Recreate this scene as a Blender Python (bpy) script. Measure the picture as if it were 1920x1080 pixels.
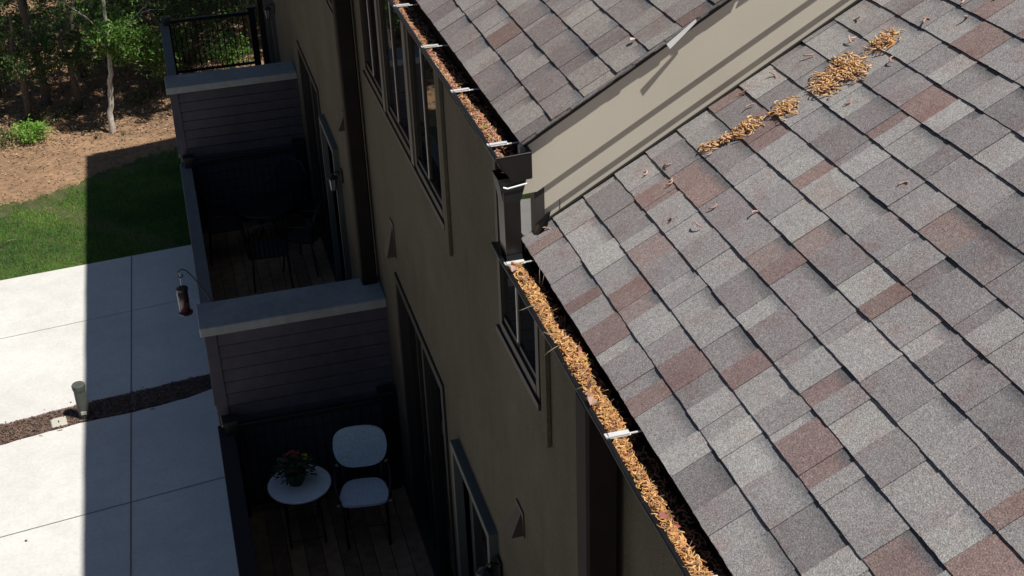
import bpy, math, random
from mathutils import Vector, Matrix
from math import radians as rad, sin, cos, pi
random.seed(7)
S = bpy.context.scene
for o in list(bpy.data.objects): bpy.data.objects.remove(o)
COL = S.collection
# ------------------------------------------------------------------ camera
def cam_axes(yaw, pit, rol):
    f = Vector((sin(yaw)*cos(pit), cos(yaw)*cos(pit), -sin(pit)))
    rt = Vector((cos(yaw), -sin(yaw), 0)); dn = f.cross(rt)
    r2 = rt*cos(rol) + dn*sin(rol); d2 = dn*cos(rol) - rt*sin(rol)
    return r2, d2, f
r_, d_, f_ = cam_axes(rad(14.42), rad(29.46), rad(2.26))
cd = bpy.data.cameras.new("camera"); cam = bpy.data.objects.new("camera", cd); COL.objects.link(cam)
mw = Matrix.Identity(4)
for i in range(3):
    mw[i][0] = r_[i]; mw[i][1] = -d_[i]; mw[i][2] = -f_[i]
mw[0][3], mw[1][3], mw[2][3] = -1.217, -4.33, 2.276
cam.matrix_world = mw
cd.sensor_width = 36; cd.lens = 2480/1920*36; cd.clip_start = .05; cd.clip_end = 2000
S.camera = cam
# ------------------------------------------------------------------ world, sun, exposure
SUN = Vector((.42, -.30, 1)).normalized()
w = bpy.data.worlds.new("World"); S.world = w; w.use_nodes = True
nt = w.node_tree; bg = nt.nodes['Background']
sky = nt.nodes.new('ShaderNodeTexSky'); sky.sky_type = 'NISHITA'; sky.sun_disc = False
sky.sun_elevation = math.asin(SUN.z); sky.sun_rotation = math.atan2(SUN.x, SUN.y)
sky.air_density = 1.0; sky.dust_density = .6; sky.ozone_density = 1.2
nt.links.new(sky.outputs[0], bg.inputs[0]); bg.inputs[1].default_value = 0.05
sl = bpy.data.lights.new("sun", 'SUN'); sl.energy = 5.0; sl.angle = rad(.53); sl.color = (1, .955, .88)
so = bpy.data.objects.new("sun", sl); COL.objects.link(so)
so.rotation_euler = SUN.to_track_quat('Z', 'Y').to_euler(); so.location = (10, -8, 20)
S.view_settings.view_transform = 'Standard'; S.view_settings.look = 'None'
S.view_settings.gamma = 1; S.view_settings.exposure = 0.0
S.render.engine = 'CYCLES'

# ------------------------------------------------------------------ materials
def mat(name, col, rough=.8, metal=0, spec=.5, noise=None, bump=None, attr=None, coat=0, detail=3):
    """noise=(scale, amount): colour variation; bump=(scale, strength, distance)"""
    m = bpy.data.materials.new(name); m.use_nodes = True
    n = m.node_tree.nodes; L = m.node_tree.links; b = n['Principled BSDF']
    b.inputs['Roughness'].default_value = rough; b.inputs['Metallic'].default_value = metal
    b.inputs['Specular IOR Level'].default_value = spec; b.inputs['Coat Weight'].default_value = coat
    tc = n.new('ShaderNodeTexCoord'); src = None
    if attr:
        a = n.new('ShaderNodeAttribute'); a.attribute_name = attr; src = a.outputs['Color']
    if noise:
        ns = noise if isinstance(noise, list) else [noise]
        if src is None:
            rgb = n.new('ShaderNodeRGB'); rgb.outputs[0].default_value = (*col, 1); src = rgb.outputs[0]
        for sc, am in ns:
            t = n.new('ShaderNodeTexNoise'); t.inputs['Scale'].default_value = sc; t.inputs['Detail'].default_value = detail
            L.new(tc.outputs['Object'], t.inputs['Vector'])
            mr = n.new('ShaderNodeMapRange'); mr.inputs['From Min'].default_value = .28; mr.inputs['From Max'].default_value = .72
            mr.inputs['To Min'].default_value = 1-am; mr.inputs['To Max'].default_value = 1+am
            L.new(t.outputs['Fac'], mr.inputs['Value'])
            vm = n.new('ShaderNodeVectorMath'); vm.operation = 'SCALE'
            L.new(src, vm.inputs[0]); L.new(mr.outputs[0], vm.inputs['Scale']); src = vm.outputs[0]
    if src is not None: L.new(src, b.inputs['Base Color'])
    else: b.inputs['Base Color'].default_value = (*col, 1)
    if bump:
        t = n.new('ShaderNodeTexNoise'); t.inputs['Scale'].default_value = bump[0]; t.inputs['Detail'].default_value = 4
        L.new(tc.outputs['Object'], t.inputs['Vector'])
        bp = n.new('ShaderNodeBump'); bp.inputs['Strength'].default_value = bump[1]; bp.inputs['Distance'].default_value = bump[2]
        L.new(t.outputs['Fac'], bp.inputs['Height']); L.new(bp.outputs[0], b.inputs['Normal'])
    return m
M = {}
M['shingle'] = mat('shingle_granules', (.2,.2,.2), .93, spec=.25, attr='Col', noise=[(210,.34),(75,.15),(2.2,.10)], bump=(230,.7,.004), detail=2)
def blend_granules(m):
    """red and blue-black granules blended through every shingle, with soft patches and pale wear"""
    n = m.node_tree.nodes; L = m.node_tree.links; b = n['Principled BSDF']
    src = b.inputs['Base Color'].links[0].from_socket; tc = [x for x in n if x.type == 'TEX_COORD'][0]
    for sc, col, lo, hi, am in ((9,(.85,.62,.58,1),.52,.72,.45),(5,(.82,.80,.86,1),.50,.70,.35),(340,(1.5,1.47,1.4,1),.60,.68,.55),(300,(.45,.42,.43,1),.62,.70,.55)):
        t = n.new('ShaderNodeTexNoise'); t.inputs['Scale'].default_value = sc; t.inputs['Detail'].default_value = 3 if sc < 50 else 0
        mp = n.new('ShaderNodeMapping'); mp.inputs['Location'].default_value = (sc*.37, 1.3, sc*.11)
        L.new(tc.outputs['Object'], mp.inputs['Vector']); L.new(mp.outputs[0], t.inputs['Vector'])
        mr = n.new('ShaderNodeMapRange'); mr.inputs['From Min'].default_value = lo; mr.inputs['From Max'].default_value = hi; mr.inputs['To Max'].default_value = am
        L.new(t.outputs['Fac'], mr.inputs['Value'])
        mx = n.new('ShaderNodeMix'); mx.data_type = 'RGBA'; mx.blend_type = 'MULTIPLY'; mx.clamp_result = False
        L.new(mr.outputs[0], mx.inputs['Factor']); L.new(src, mx.inputs['A']); mx.inputs['B'].default_value = col; src = mx.outputs['Result']
    L.new(src, b.inputs['Base Color'])
blend_granules(M['shingle'])
M['felt'] = mat('roof_underlay', (.03,.028,.027), .9)
M['wall'] = mat('tan_stucco', (.099,.091,.070), .95, spec=.1, noise=[(190,.28),(45,.10),(1.3,.14),(5,.07)], bump=(170,.9,.005))
M['board'] = mat('tan_trim_paint', (.63,.585,.485), .75, spec=.3, noise=[(260,.04),(3,.03)], bump=(300,.12,.001))
def streaks(m, am=.20):
    """rain runs: noise stretched down the wall"""
    n = m.node_tree.nodes; L = m.node_tree.links; b = n['Principled BSDF']; src = b.inputs['Base Color'].links[0].from_socket
    tc = [x for x in n if x.type == 'TEX_COORD'][0]; mp = n.new('ShaderNodeMapping'); mp.inputs['Scale'].default_value = (1, 9, .5)
    t = n.new('ShaderNodeTexNoise'); t.inputs['Scale'].default_value = 1.6; t.inputs['Detail'].default_value = 5
    L.new(tc.outputs['Object'], mp.inputs['Vector']); L.new(mp.outputs[0], t.inputs['Vector'])
    mr = n.new('ShaderNodeMapRange'); mr.inputs['From Min'].default_value = .5; mr.inputs['From Max'].default_value = .72; mr.inputs['To Min'].default_value = 1; mr.inputs['To Max'].default_value = 1-am
    L.new(t.outputs['Fac'], mr.inputs['Value']); vm = n.new('ShaderNodeVectorMath'); vm.operation = 'SCALE'
    L.new(src, vm.inputs[0]); L.new(mr.outputs[0], vm.inputs['Scale']); L.new(vm.outputs[0], b.inputs['Base Color'])
streaks(M['wall'], .09); streaks(M['board'], .03)
M['slate'] = mat('slate_siding_paint', (.080,.074,.090), .85, spec=.15, noise=[(150,.14),(14,.10),(2,.18)])
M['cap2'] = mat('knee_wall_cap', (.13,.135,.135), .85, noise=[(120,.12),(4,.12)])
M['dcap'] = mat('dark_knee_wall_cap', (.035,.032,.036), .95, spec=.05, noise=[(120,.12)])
M['trim'] = mat('brown_corner_trim', (.05,.046,.043), .7, noise=[(40,.1)])
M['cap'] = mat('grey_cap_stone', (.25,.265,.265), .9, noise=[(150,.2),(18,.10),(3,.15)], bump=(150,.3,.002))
M['bronze'] = mat('dark_bronze_metal', (.011,.010,.010), .32, spec=.45, noise=[(6,.25)])
M['spout'] = mat('matt_bronze_spout', (.014,.012,.011), .75, spec=.15, noise=[(6,.25)])
M['bronze_in'] = mat('gutter_inside_dirty', (.030,.019,.014), .8, noise=[(40,.5)])
M['fasc'] = mat('mossy_fascia', (.055,.052,.03), .85, noise=[(20,.4)])
M['alu'] = mat('bare_aluminium', (.82,.82,.82), .35, metal=.25, noise=[(30,.06)])
M['glass'] = mat('dark_window_glass', (.006,.008,.009), .015, spec=.5)
M['frame'] = mat('bronze_window_frame', (.03,.028,.025), .5, spec=.3)
M['dframe'] = mat('grey_door_frame', (.075,.083,.08), .55, noise=[(20,.06)])
M['black'] = mat('black_metal', (.012,.011,.012), .45)
M['deck'] = mat('weathered_deck_board', (.11,.075,.05), .85, attr='Col', noise=[(14,.25),(90,.15)], bump=(60,.2,.002))
M['white'] = mat('white_resin', (.68,.75,.80), .55, noise=[(120,.1)])
M['weave'] = mat('white_woven_resin', (.64,.71,.76), .6, noise=[(170,.30),(60,.12)], bump=(170,1,.004))
M['ctable'] = mat('pale_table_top', (.80,.86,.90), .3, noise=[(20,.05)])
M['terracotta'] = mat('dark_clay_pot', (.05,.035,.03), .7)
M['petal'] = mat('red_petal', (.45,.03,.04), .6)
M['label'] = mat('yellow_plant_tag', (.55,.50,.06), .6)
M['leafd'] = mat('pot_leaf', (.03,.06,.02), .6)
M['concrete'] = mat('pale_concrete', (.66,.65,.62), .9, spec=.2, noise=[(240,.16),(30,.06),(4,.05),(.9,.07)], bump=(260,.3,.002))
M['joint'] = mat('concrete_joint', (.20,.19,.18), .9)
M['mulch'] = mat('red_mulch', (.16,.085,.06), .95, noise=[(55,.45),(9,.25)], bump=(60,1,.02))
M['chip'] = mat('mulch_chips', (.2,.1,.07), .9, attr='Col')
M['dirt'] = mat('bare_leafy_soil', (.31,.19,.11), .95, noise=[(70,.35),(9,.28),(1.6,.25)], bump=(60,.9,.02))
M['lawnsoil'] = mat('lawn_soil', (.075,.085,.03), .95, noise=[(60,.35),(7,.3),(2,.25)])
M['grass'] = mat('grass_blades', (.06,.15,.02), .6, attr='Col')
M['litter'] = mat('dry_leaves', (.2,.12,.07), .8, attr='Col')
M['catkin'] = mat('catkins', (.5,.3,.1), .75, attr='Col', noise=[(400,.15)])
M['bark'] = mat('brown_bark', (.13,.10,.08), .9, noise=[(30,.3)], bump=(40,.8,.01))
M['palebark'] = mat('pale_bark', (.55,.50,.43), .85, noise=[(22,.3)], bump=(40,.6,.006))
M['bollard'] = mat('green_grey_plastic', (.085,.092,.082), .6, noise=[(30,.12)])
M['cover'] = mat('cream_plastic', (.55,.52,.45), .7, noise=[(30,.06)])
M['redglass'] = mat('dark_red_feeder', (.045,.016,.02), .3)
M['clear'] = mat('pale_tube', (.20,.20,.20), .15)
M['twig'] = mat('dry_twig', (.30,.24,.18), .8)
M['hood'] = mat('vent_hood_paint', (.045,.041,.032), .7)
def leafmat(name):
    m = mat(name, (.05,.1,.02), .55, attr='Col')
    n = m.node_tree.nodes; L = m.node_tree.links; b = n['Principled BSDF']
    tr = n.new('ShaderNodeBsdfTranslucent'); mx = n.new('ShaderNodeMixShader'); mx.inputs[0].default_value = .35
    a = [x for x in n if x.type == 'ATTRIBUTE'][0]
    L.new(a.outputs['Color'], tr.inputs['Color'])
    L.new(b.outputs[0], mx.inputs[1]); L.new(tr.outputs[0], mx.inputs[2])
    L.new(mx.outputs[0], n['Material Output'].inputs['Surface'])
    return m
M['leaf'] = leafmat('tree_leaves')

# ------------------------------------------------------------------ mesh helpers
class MB:
    def __init__(s): s.v = []; s.f = []; s.c = []
    def face(s, pts, col=(1,1,1)):
        i = len(s.v); s.v += [tuple(p) for p in pts]; s.f.append(tuple(range(i, i+len(pts))))
        s.c.append(col)
    def box(s, a, b, col=(1,1,1), rot=None, piv=None, bev=0):
        x0,y0,z0 = a; x1,y1,z1 = b
        if bev:
            e = bev
            # chamfered box: 24 verts
            P = []
            for sx,X in ((1,x0),(-1,x1)):
                for sy,Y in ((1,y0),(-1,y1)):
                    for sz,Z in ((1,z0),(-1,z1)):
                        P.append(((X,Y+sy*e,Z+sz*e),(X+sx*e,Y,Z+sz*e),(X+sx*e,Y+sy*e,Z)))
            base = len(s.v)
            vs = [p for t in P for p in t]
            if rot: vs = [tuple(rot @ (Vector(p)-Vector(piv)) + Vector(piv)) for p in vs]
            s.v += vs
            def idx(i,k): return base+i*3+k
            F = [(0,0,(0,1,3,2)),(0,0,(4,6,7,5))]
            fs = [[idx(i,0) for i in (0,1,3,2)],[idx(i,0) for i in (4,6,7,5)],
                  [idx(i,1) for i in (0,4,5,1)],[idx(i,1) for i in (2,3,7,6)],
                  [idx(i,2) for i in (0,2,6,4)],[idx(i,2) for i in (1,5,7,3)]]
            E = {0:((0,1),(2,3),(4,5),(6,7)),}
            for i,j in ((0,1),(2,3),(4,5),(6,7)): fs.append([idx(i,0),idx(j,0),idx(j,1),idx(i,1)])
            for i,j in ((0,2),(1,3),(4,6),(5,7)): fs.append([idx(i,0),idx(j,0),idx(j,2),idx(i,2)])
            for i,j in ((0,4),(1,5),(2,6),(3,7)): fs.append([idx(i,1),idx(j,1),idx(j,2),idx(i,2)])
            for i in range(8): fs.append([idx(i,0),idx(i,1),idx(i,2)])
            for q in fs: s.f.append(tuple(q)); s.c.append(col)
            return
        c = [Vector((x,y,z)) for x in (x0,x1) for y in (y0,y1) for z in (z0,z1)]
        if rot: c = [rot @ (p-Vector(piv)) + Vector(piv) for p in c]
        i = len(s.v); s.v += [tuple(p) for p in c]
        for q in ((0,1,3,2),(4,6,7,5),(0,4,5,1),(2,3,7,6),(0,2,6,4),(1,5,7,3)):
            s.f.append(tuple(i+k for k in q)); s.c.append(col)
    def hexa(s, P, col=(1,1,1)):
        """8 points in box order (x,y,z nested)"""
        i = len(s.v); s.v += [tuple(p) for p in P]
        for q in ((0,1,3,2),(4,6,7,5),(0,4,5,1),(2,3,7,6),(0,2,6,4),(1,5,7,3)):
            s.f.append(tuple(i+k for k in q)); s.c.append(col)
    def tube(s, pts, rad_, n=8, col=(1,1,1), cap=True):
        pts = [Vector(p) for p in pts]; m = len(pts)
        if not hasattr(rad_, '__len__'): rad_ = [rad_]*m
        base = len(s.v); up = Vector((.3,.2,.93)).normalized()
        d0 = (pts[1]-pts[0]).normalized()
        a = d0.cross(up)
        if a.length < .05: a = d0.cross(Vector((1,0,0)))
        a.normalize()
        for k in range(m):
            d = (pts[min(k+1,m-1)]-pts[max(k-1,0)]).normalized()
            a = (a - d*a.dot(d)).normalized(); b = d.cross(a)
            for j in range(n):
                t = 2*pi*j/n; s.v.append(tuple(pts[k] + (a*cos(t)+b*sin(t))*rad_[k]))
        for k in range(m-1):
            for j in range(n):
                q = (j+1)%n
                s.f.append((base+k*n+j, base+k*n+q, base+(k+1)*n+q, base+(k+1)*n+j)); s.c.append(col)
        if cap:
            s.f.append(tuple(base+j for j in range(n-1,-1,-1))); s.c.append(col)
            s.f.append(tuple(base+(m-1)*n+j for j in range(n))); s.c.append(col)
    def lathe(s, c, prof, n=28, col=(1,1,1)):
        base = len(s.v); m = len(prof)
        for r,z in prof:
            for j in range(n):
                t = 2*pi*j/n; s.v.append((c[0]+r*cos(t), c[1]+r*sin(t), c[2]+z))
        for k in range(m-1):
            for j in range(n):
                q = (j+1)%n
                s.f.append((base+k*n+j, base+k*n+q, base+(k+1)*n+q, base+(k+1)*n+j)); s.c.append(col)
        s.f.append(tuple(base+j for j in range(n-1,-1,-1))); s.c.append(col)
        s.f.append(tuple(base+(m-1)*n+j for j in range(n))); s.c.append(col)
    def build(s, name, m, parent=None, smooth=False, col=False, loc=None):
        me = bpy.data.meshes.new(name); me.from_pydata(s.v, [], s.f)
        if col:
            ca = me.color_attributes.new('Col', 'FLOAT_COLOR', 'CORNER')
            buf = []
            for fc, c in zip(s.f, s.c):
                if isinstance(c[0], (tuple, list)):
                    for q in c: buf += [q[0], q[1], q[2], 1]
                else: buf += [c[0], c[1], c[2], 1]*len(fc)
            ca.data.foreach_set('color', buf)
        me.update()
        if smooth: me.polygons.foreach_set('use_smooth', [True]*len(me.polygons))
        ms = m if isinstance(m, (list, tuple)) else [m]
        for q in ms: me.materials.append(q)
        o = bpy.data.objects.new(name, me); COL.objects.link(o)
        if parent: o.parent = parent
        if loc: o.location = loc
        return o
def thing(name, label, cat, loc=(0,0,0), rz=0, group=None):
    o = bpy.data.objects.new(name, None); COL.objects.link(o); o.empty_display_size = .1
    o.location = loc; o.rotation_euler = (0,0,rz); return tag(o, label, cat, group)
def tag(o, label=None, cat=None, group=None, kind=None):
    if label: o['label'] = label
    if cat: o['category'] = cat
    if group: o['group'] = group
    if kind: o['kind'] = kind
    return o
def B1(a, b, name, m, parent=None, bev=0):
    q = MB(); q.box(a, b, bev=bev); return q.build(name, m, parent)

# ------------------------------------------------------------------ levels
GZ = -6.0; DZ = -4.25; T30 = math.tan(rad(30)); C30 = cos(rad(30)); S30 = .5
EXP = .143; XE = -.057; XU = -.062; HL = -.013; HU = .405; HG = .40
YFAR = 14.3; YNEAR = -6.6; RIDGE = 4.2

# ================================================================== THE GROUND
def gh(x, y):
    if y < 16.8: return GZ
    t = y-16.8
    return GZ + .10*t*min(1, t/2) + .05*sin(x*1.7+y*.9)*min(1, t)
q = MB()
xs = [-150,-60,-30,-16]+[-12+.6*i for i in range(31)]+[10,20,40,80,150]
ys = [-150,-60,-25,-10,0,8,14,16.8]+[17.4+.6*i for i in range(30)]+[38,45,60,100,160]
def gz2(x, y): return gh(x, min(y, 60))
for i in range(len(xs)-1):
    for j in range(len(ys)-1):
        q.face([(xs[i],ys[j],gz2(xs[i],ys[j])-.03*(ys[j]<16)),(xs[i+1],ys[j],gz2(xs[i+1],ys[j])-.03*(ys[j]<16)),
                (xs[i+1],ys[j+1],gz2(xs[i+1],ys[j+1])-.03*(ys[j+1]<16)),(xs[i],ys[j+1],gz2(xs[i],ys[j+1])-.03*(ys[j+1]<16))])
tag(q.build('ground', M['dirt'], smooth=True), kind='structure')
# lawn: border against the leaf litter measured on the ground
def lawn_top(x):
    pts = [(-14,13.2),(-4.4,14.3),(-4.07,14.75),(-3.3,14.95),(-2.89,15.3),(-2.2,15.75),(-1.4,16.1),(4,16.6)]
    for (a,ya),(b,yb) in zip(pts, pts[1:]):
        if a <= x <= b: return ya+(yb-ya)*(x-a)/(b-a)
    return 13.2
def dw_far(x): return 12.43 + (x+1.4)*.083          # far edge of the far driveway
q = MB(); n = 700
jag = lambda x: -.05+.05*sin(x*9)+.04*sin(x*31+2)+.03*sin(x*77)+.025*sin(x*151+1)
for i in range(n):
    a = -14+13*i/n; b = -14+13*(i+1)/n
    q.face([(a,dw_far(a)-.02,GZ-.006),(b,dw_far(b)-.02,GZ-.006),(b,lawn_top(b)+jag(b),GZ-.006),(a,lawn_top(a)+jag(a),GZ-.006)])
tag(q.build('lawn', M['lawnsoil']), kind='structure')
# driveways: mulch bed between them
bed_hi = [(-14,7.75),(-3.73,8.72),(-2.9,8.86),(-2.5,8.90),(-1.45,9.03),(-1.0,9.06)]
bed_lo = [(-14,7.35),(-3.70,8.315),(-2.9,8.47),(-2.35,8.50),(-1.95,8.55),(-1.6,8.63),(-1.44,8.70),(-1.0,8.8)]
def pl(t, x):
    for (a,ya),(b,yb) in zip(t, t[1:]):
        if a <= x <= b: return ya+(yb-ya)*(x-a)/(b-a)
    return t[-1][1]
def slab(lo, hi, name):
    q = MB(); X = [-14+12.9*i/86 for i in range(87)]
    for a,b in zip(X, X[1:]):
        P = []
        for x in (a,b):
            for y in (lo(x),hi(x)):
                for z in (GZ-.12,GZ+.02): P.append((x,y,z))
        q.hexa(P)
    return tag(q.build(name, M['concrete']), kind='structure')
def wob(x, a=.006): return a*(sin(x*23)+.6*sin(x*51+1))
slab(lambda x: pl(bed_hi,x)+wob(x), lambda x: dw_far(x), 'driveway')
slab(lambda x: -9.0, lambda x: pl(bed_lo,x)+wob(x+3), 'driveway')
# control joints: dark grooves
q = MB()
def jline(p0, p1, w_=.012, n=30):
    P0 = Vector((*p0, GZ+.0245)); P1 = Vector((*p1, GZ+.0245)); d = (P1-P0).normalized(); s_ = Vector((-d.y,d.x,0))*w_/2
    for i in range(n):
        a = P0.lerp(P1, i/n); b = P0.lerp(P1, (i+1)/n); q.face([a-s_, b-s_, b+s_, a+s_])
jx = lambda y: -2.227-(12.316-y)*.0253
jline((jx(8.93),8.93),(jx(12.34),12.34),.014); jline((jx(-8.9),-8.9),(jx(8.50),8.50),.014)
jline((-13.9,5.35),(-1.12,7.03),.011,60); jline((-13.9,.15),(-1.12,1.8),.011,60)
jline((-13.9,9.5),(-1.12,10.95),.006,60)
tag(q.build('driveway_joints', M['joint']), kind='structure')
q = MB(); X = [-14+12.9*i/60 for i in range(61)]
for a,b in zip(X, X[1:]):
    q.face([(a,pl(bed_lo,a)-.02,GZ+.004),(b,pl(bed_lo,b)-.02,GZ+.004),(b,pl(bed_hi,b)+.02,GZ+.004),(a,pl(bed_hi,a)+.02,GZ+.004)])
tag(q.build('mulch_bed', M['mulch']), kind='structure')
q = MB(); rn = random.Random(3)
for i in range(6500):
    x = rn.uniform(-4.6,-1.3); lo, hi = pl(bed_lo,x), pl(bed_hi,x); y = rn.uniform(lo+.012,hi-.012) if rn.random() < .985 else rn.uniform(lo-.08,hi+.08)
    a = rn.uniform(0,pi); l = rn.uniform(.008,.03); ww = rn.uniform(.003,.007); z = GZ+rn.uniform(.008,.03)
    d = Vector((cos(a),sin(a),rn.uniform(-.4,.4)))*l; s_ = Vector((-sin(a),cos(a),rn.uniform(-.5,.5)))*ww
    c = Vector((x,y,z)); k = rn.uniform(.5,1.5); hue = rn.random()
    q.face([c-d-s_, c+d-s_, c+d+s_, c-d+s_], (.15*k,(.080+.04*hue)*k,(.060+.035*hue)*k))
tag(q.build('mulch', M['chip'], col=True), kind='stuff')

# grass blades
q = MB(); rn = random.Random(5)
def patch(x, y): return .5+.5*sin(x*2.1+1.3*sin(y*1.7)+.8*sin(x*7+y*5))*cos(y*2.6+x*.6+.7*sin(y*8-x*3))
n = 0
while n < 62000:
    x = rn.uniform(-4.5,-1.15); y = rn.uniform(12.0,16.3)
    lt = lawn_top(x)
    if y < dw_far(x)-.015 or y > lt+.28: continue
    e = lt-y
    if e < .5 and rn.random() > max(.03,.22+e*1.5)*(.6+.5*sin(x*13+y*7)): continue
    bare = math.exp(-(((x+2.95)+.9*(y-13.9))**2)/.03) * (1 if y < 14.6 else 0)
    if rn.random() < .6*bare: continue
    n += 1; h = rn.uniform(.02,.05); a = rn.uniform(0,2*pi); w_ = rn.uniform(.0022,.004)
    lean = Vector((rn.gauss(0,.4),rn.gauss(0,.4),1)).normalized()*h
    s_ = Vector((cos(a),sin(a),0))*w_; c = Vector((x,y,GZ-.005)); p = patch(x,y); k = rn.uniform(.6,1.35)
    if rn.random() < .05+.30*(e<.35)+.35*bare: colr = (.26*k,.23*k,.08*k)
    else: colr = ((.026+.11*p)*k,(.155+.15*p)*k,(.014+.018*p)*k)
    q.face([c-s_, c+s_, c+lean], colr)
tag(q.build('grass', M['grass'], col=True), kind='stuff')
# leaf litter on the bare soil and the forest floor
q = MB(); rn = random.Random(11); n = 0
while n < 30000:
    x = rn.uniform(-6.5,1.6); y = 14.4+rn.random()**1.1*13
    if y < lawn_top(x)-.1: continue
    if y < 16.6 and rn.random() < .55: continue
    n += 1; a = rn.uniform(0,2*pi); deep = min(1, max(0, (y-16.3)/1.5))
    straw = rn.random() < .35*(1-deep)
    l = rn.uniform(.02,.04)*(1-.25*(1-deep)); ww = l*rn.uniform(.3,.6)
    if straw: l, ww = rn.uniform(.02,.05), .0022
    tilt = .25+.45*deep
    d = Vector((cos(a),sin(a),rn.gauss(0,tilt)*.6)).normalized()*l; s_ = Vector((-sin(a),cos(a),rn.gauss(0,tilt))).normalized()*ww
    c = Vector((x,y,gh(x,y)+.006+rn.random()*.03*(.3+deep))); k = rn.uniform(.45,1.5)
    t = rn.random()
    colr = (.30*k,.19*k,.12*k) if t < .5 else ((.40*k,.29*k,.18*k) if t < .8 else (.16*k,.085*k,.06*k))
    up = Vector((0,0,ww*.5))
    q.face([c-d, c-s_+up, c+d, c+s_+up], colr)
tag(q.build('leaf_litter', M['litter'], col=True), kind='stuff')

# ================================================================== TOWNHOUSE
H = thing('townhouse', 'tan stucco townhouse with two stepped shingle roofs, clogged gutters and shaded rear balconies', 'house', (0,0,GZ))
H_off = Vector((0,0,-GZ))
def hp(o):                          # parts are modelled in world space: undo the empty's offset
    o.location = o.location - Vector(H.location); return o
def part(qb, name, m, parent=None, **k):
    o = qb.build(name, m, parent or H, **k)
    if parent is None or parent is H: hp(o)
    return o
def pbox(a, b, name, m, parent=None, bev=0):
    q = MB(); q.box(a, b, bev=bev); return part(q, name, m, parent)

# facade with openings -------------------------------------------------
UW = [(1.72,2.46),(2.56,3.32),(3.42,4.13),(5.02,5.78),(5.88,6.64),(6.74,7.45),(10.2,10.9),(11.0,11.75)]
UWZ = (-.80,.22)
wins = [(a,b,*UWZ) for a,b in UW]+[(.0,.63,-.80,.22)]
wins_low = []
sliders = [(2.10,3.58),(7.27,8.73),(12.4,13.9),(-3.05,-1.57)]
doors = [(.95,1.73),(6.25,7.0),(11.3,12.07)]
def holes_wall(y0, y1, z0, z1, holes, name):
    ysx = sorted({y0,y1,*[h[0] for h in holes],*[h[1] for h in holes]}); zsx = sorted({z0,z1,*[h[2] for h in holes],*[h[3] for h in holes]})
    ysx = [v for v in ysx if y0 <= v <= y1]; zsx = [v for v in zsx if z0 <= v <= z1]
    q = MB()
    for a,b in zip(ysx, ysx[1:]):
        for c,d in zip(zsx, zsx[1:]):
            cy, cz = (a+b)/2, (c+d)/2
            if any(h[0]<cy<h[1] and h[2]<cz<h[3] for h in holes): continue
            q.face([(0,a,c),(0,a,d),(0,b,d),(0,b,c)])
    for h in holes:
        a,b,c,d = h; X = .09
        q.face([(0,a,c),(0,b,c),(X,b,c),(X,a,c)]); q.face([(0,a,d),(X,a,d),(X,b,d),(0,b,d)])
        q.face([(0,a,c),(X,a,c),(X,a,d),(0,a,d)]); q.face([(0,b,c),(0,b,d),(X,b,d),(X,b,c)])
    return part(q, name, M['wall'])
openings = [(a,b,DZ,-2.06) for a,b in sliders[:3]]+[(a,b,DZ,-2.27) for a,b in doors]
holes_wall(0, YFAR, GZ, HU-.10, wins+openings, 'wall')
holes_wall(YNEAR, 0, GZ, -.10, [(-3.05,-1.57,DZ,-2.06),(-4.3,-3.6,-.8,-.12)], 'wall')
# side walls, back wall
q = MB()
q.face([(0,YFAR,GZ),(0,YFAR,HU-.1),(RIDGE,YFAR,HU+RIDGE*T30-.05),(2*RIDGE,YFAR,HU-.1),(2*RIDGE,YFAR,GZ)])
q.face([(2*RIDGE,YNEAR,GZ),(2*RIDGE,YFAR,GZ),(2*RIDGE,YFAR,HU-.1),(2*RIDGE,YNEAR,-.1)])
q.face([(0,YNEAR,GZ),(2*RIDGE,YNEAR,GZ),(2*RIDGE,YNEAR,-.1),(RIDGE,YNEAR,RIDGE*T30-.05),(0,YNEAR,-.1)])
part(q, 'wall', M['wall'])

# windows --------------------------------------------------------------
def window(a, b, c, d, bars=1):
    e = .045; q = MB()
    q.box((-.006,a,c),(.07,a+e,d)); q.box((-.006,b-e,c),(.07,b,d)); q.box((-.006,a+e,d-e),(.07,b-e,d)); q.box((-.008,a+e,c),(.07,b-e,c+e))
    m_ = (a+b)/2
    f = part(q, 'window', M['frame'])
    g = MB(); g.face([(.012,a+e,c+e),(.012,b-e,c+e),(.012,b-e,d-e),(.012,a+e,d-e)]); part(g, 'pane', M['glass'], f)
    s_ = MB(); s_.box((.004,a+.52*(b-a),c+e),(.018,a+.52*(b-a)+.022,d-e)); s_.box((.004,a+e,c+e),(.016,b-e,c+e+.03)); part(s_, 'sash', M['frame'], f)
    s_ = MB(); s_.box((.002,a+.52*(b-a)+.024,c+e+.03),(.010,a+.52*(b-a)+.030,d-e)); part(s_, 'screen_edge', M['alu'], f)
    return f
for k,(a,b) in enumerate(UW): window(a,b,*UWZ)
window(.0,.63,-.80,.22); window(-4.3,-3.6,-.8,-.12)
for a,b in ((1.57,1.69),(-.17,-.055)):
    pbox((-.02,a+.02,-.80-.13),(-.003,b-.02,-.08 if a<0 else .25), 'window_casing', M['wall'])
for a,b in ((2.46,2.56),(3.32,3.42),(5.78,5.88),(6.64,6.74)):
    pbox((-.014,a+.015,-.82),(-.003,b-.015,.25), 'mullion', M['dframe'])
for a,b in ((1.70,4.16),(-.02,.65),(5.0,7.47)):
    pbox((-.018,a,-.835),(-.003,b,-.803), 'window_sill', M['frame'])
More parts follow.
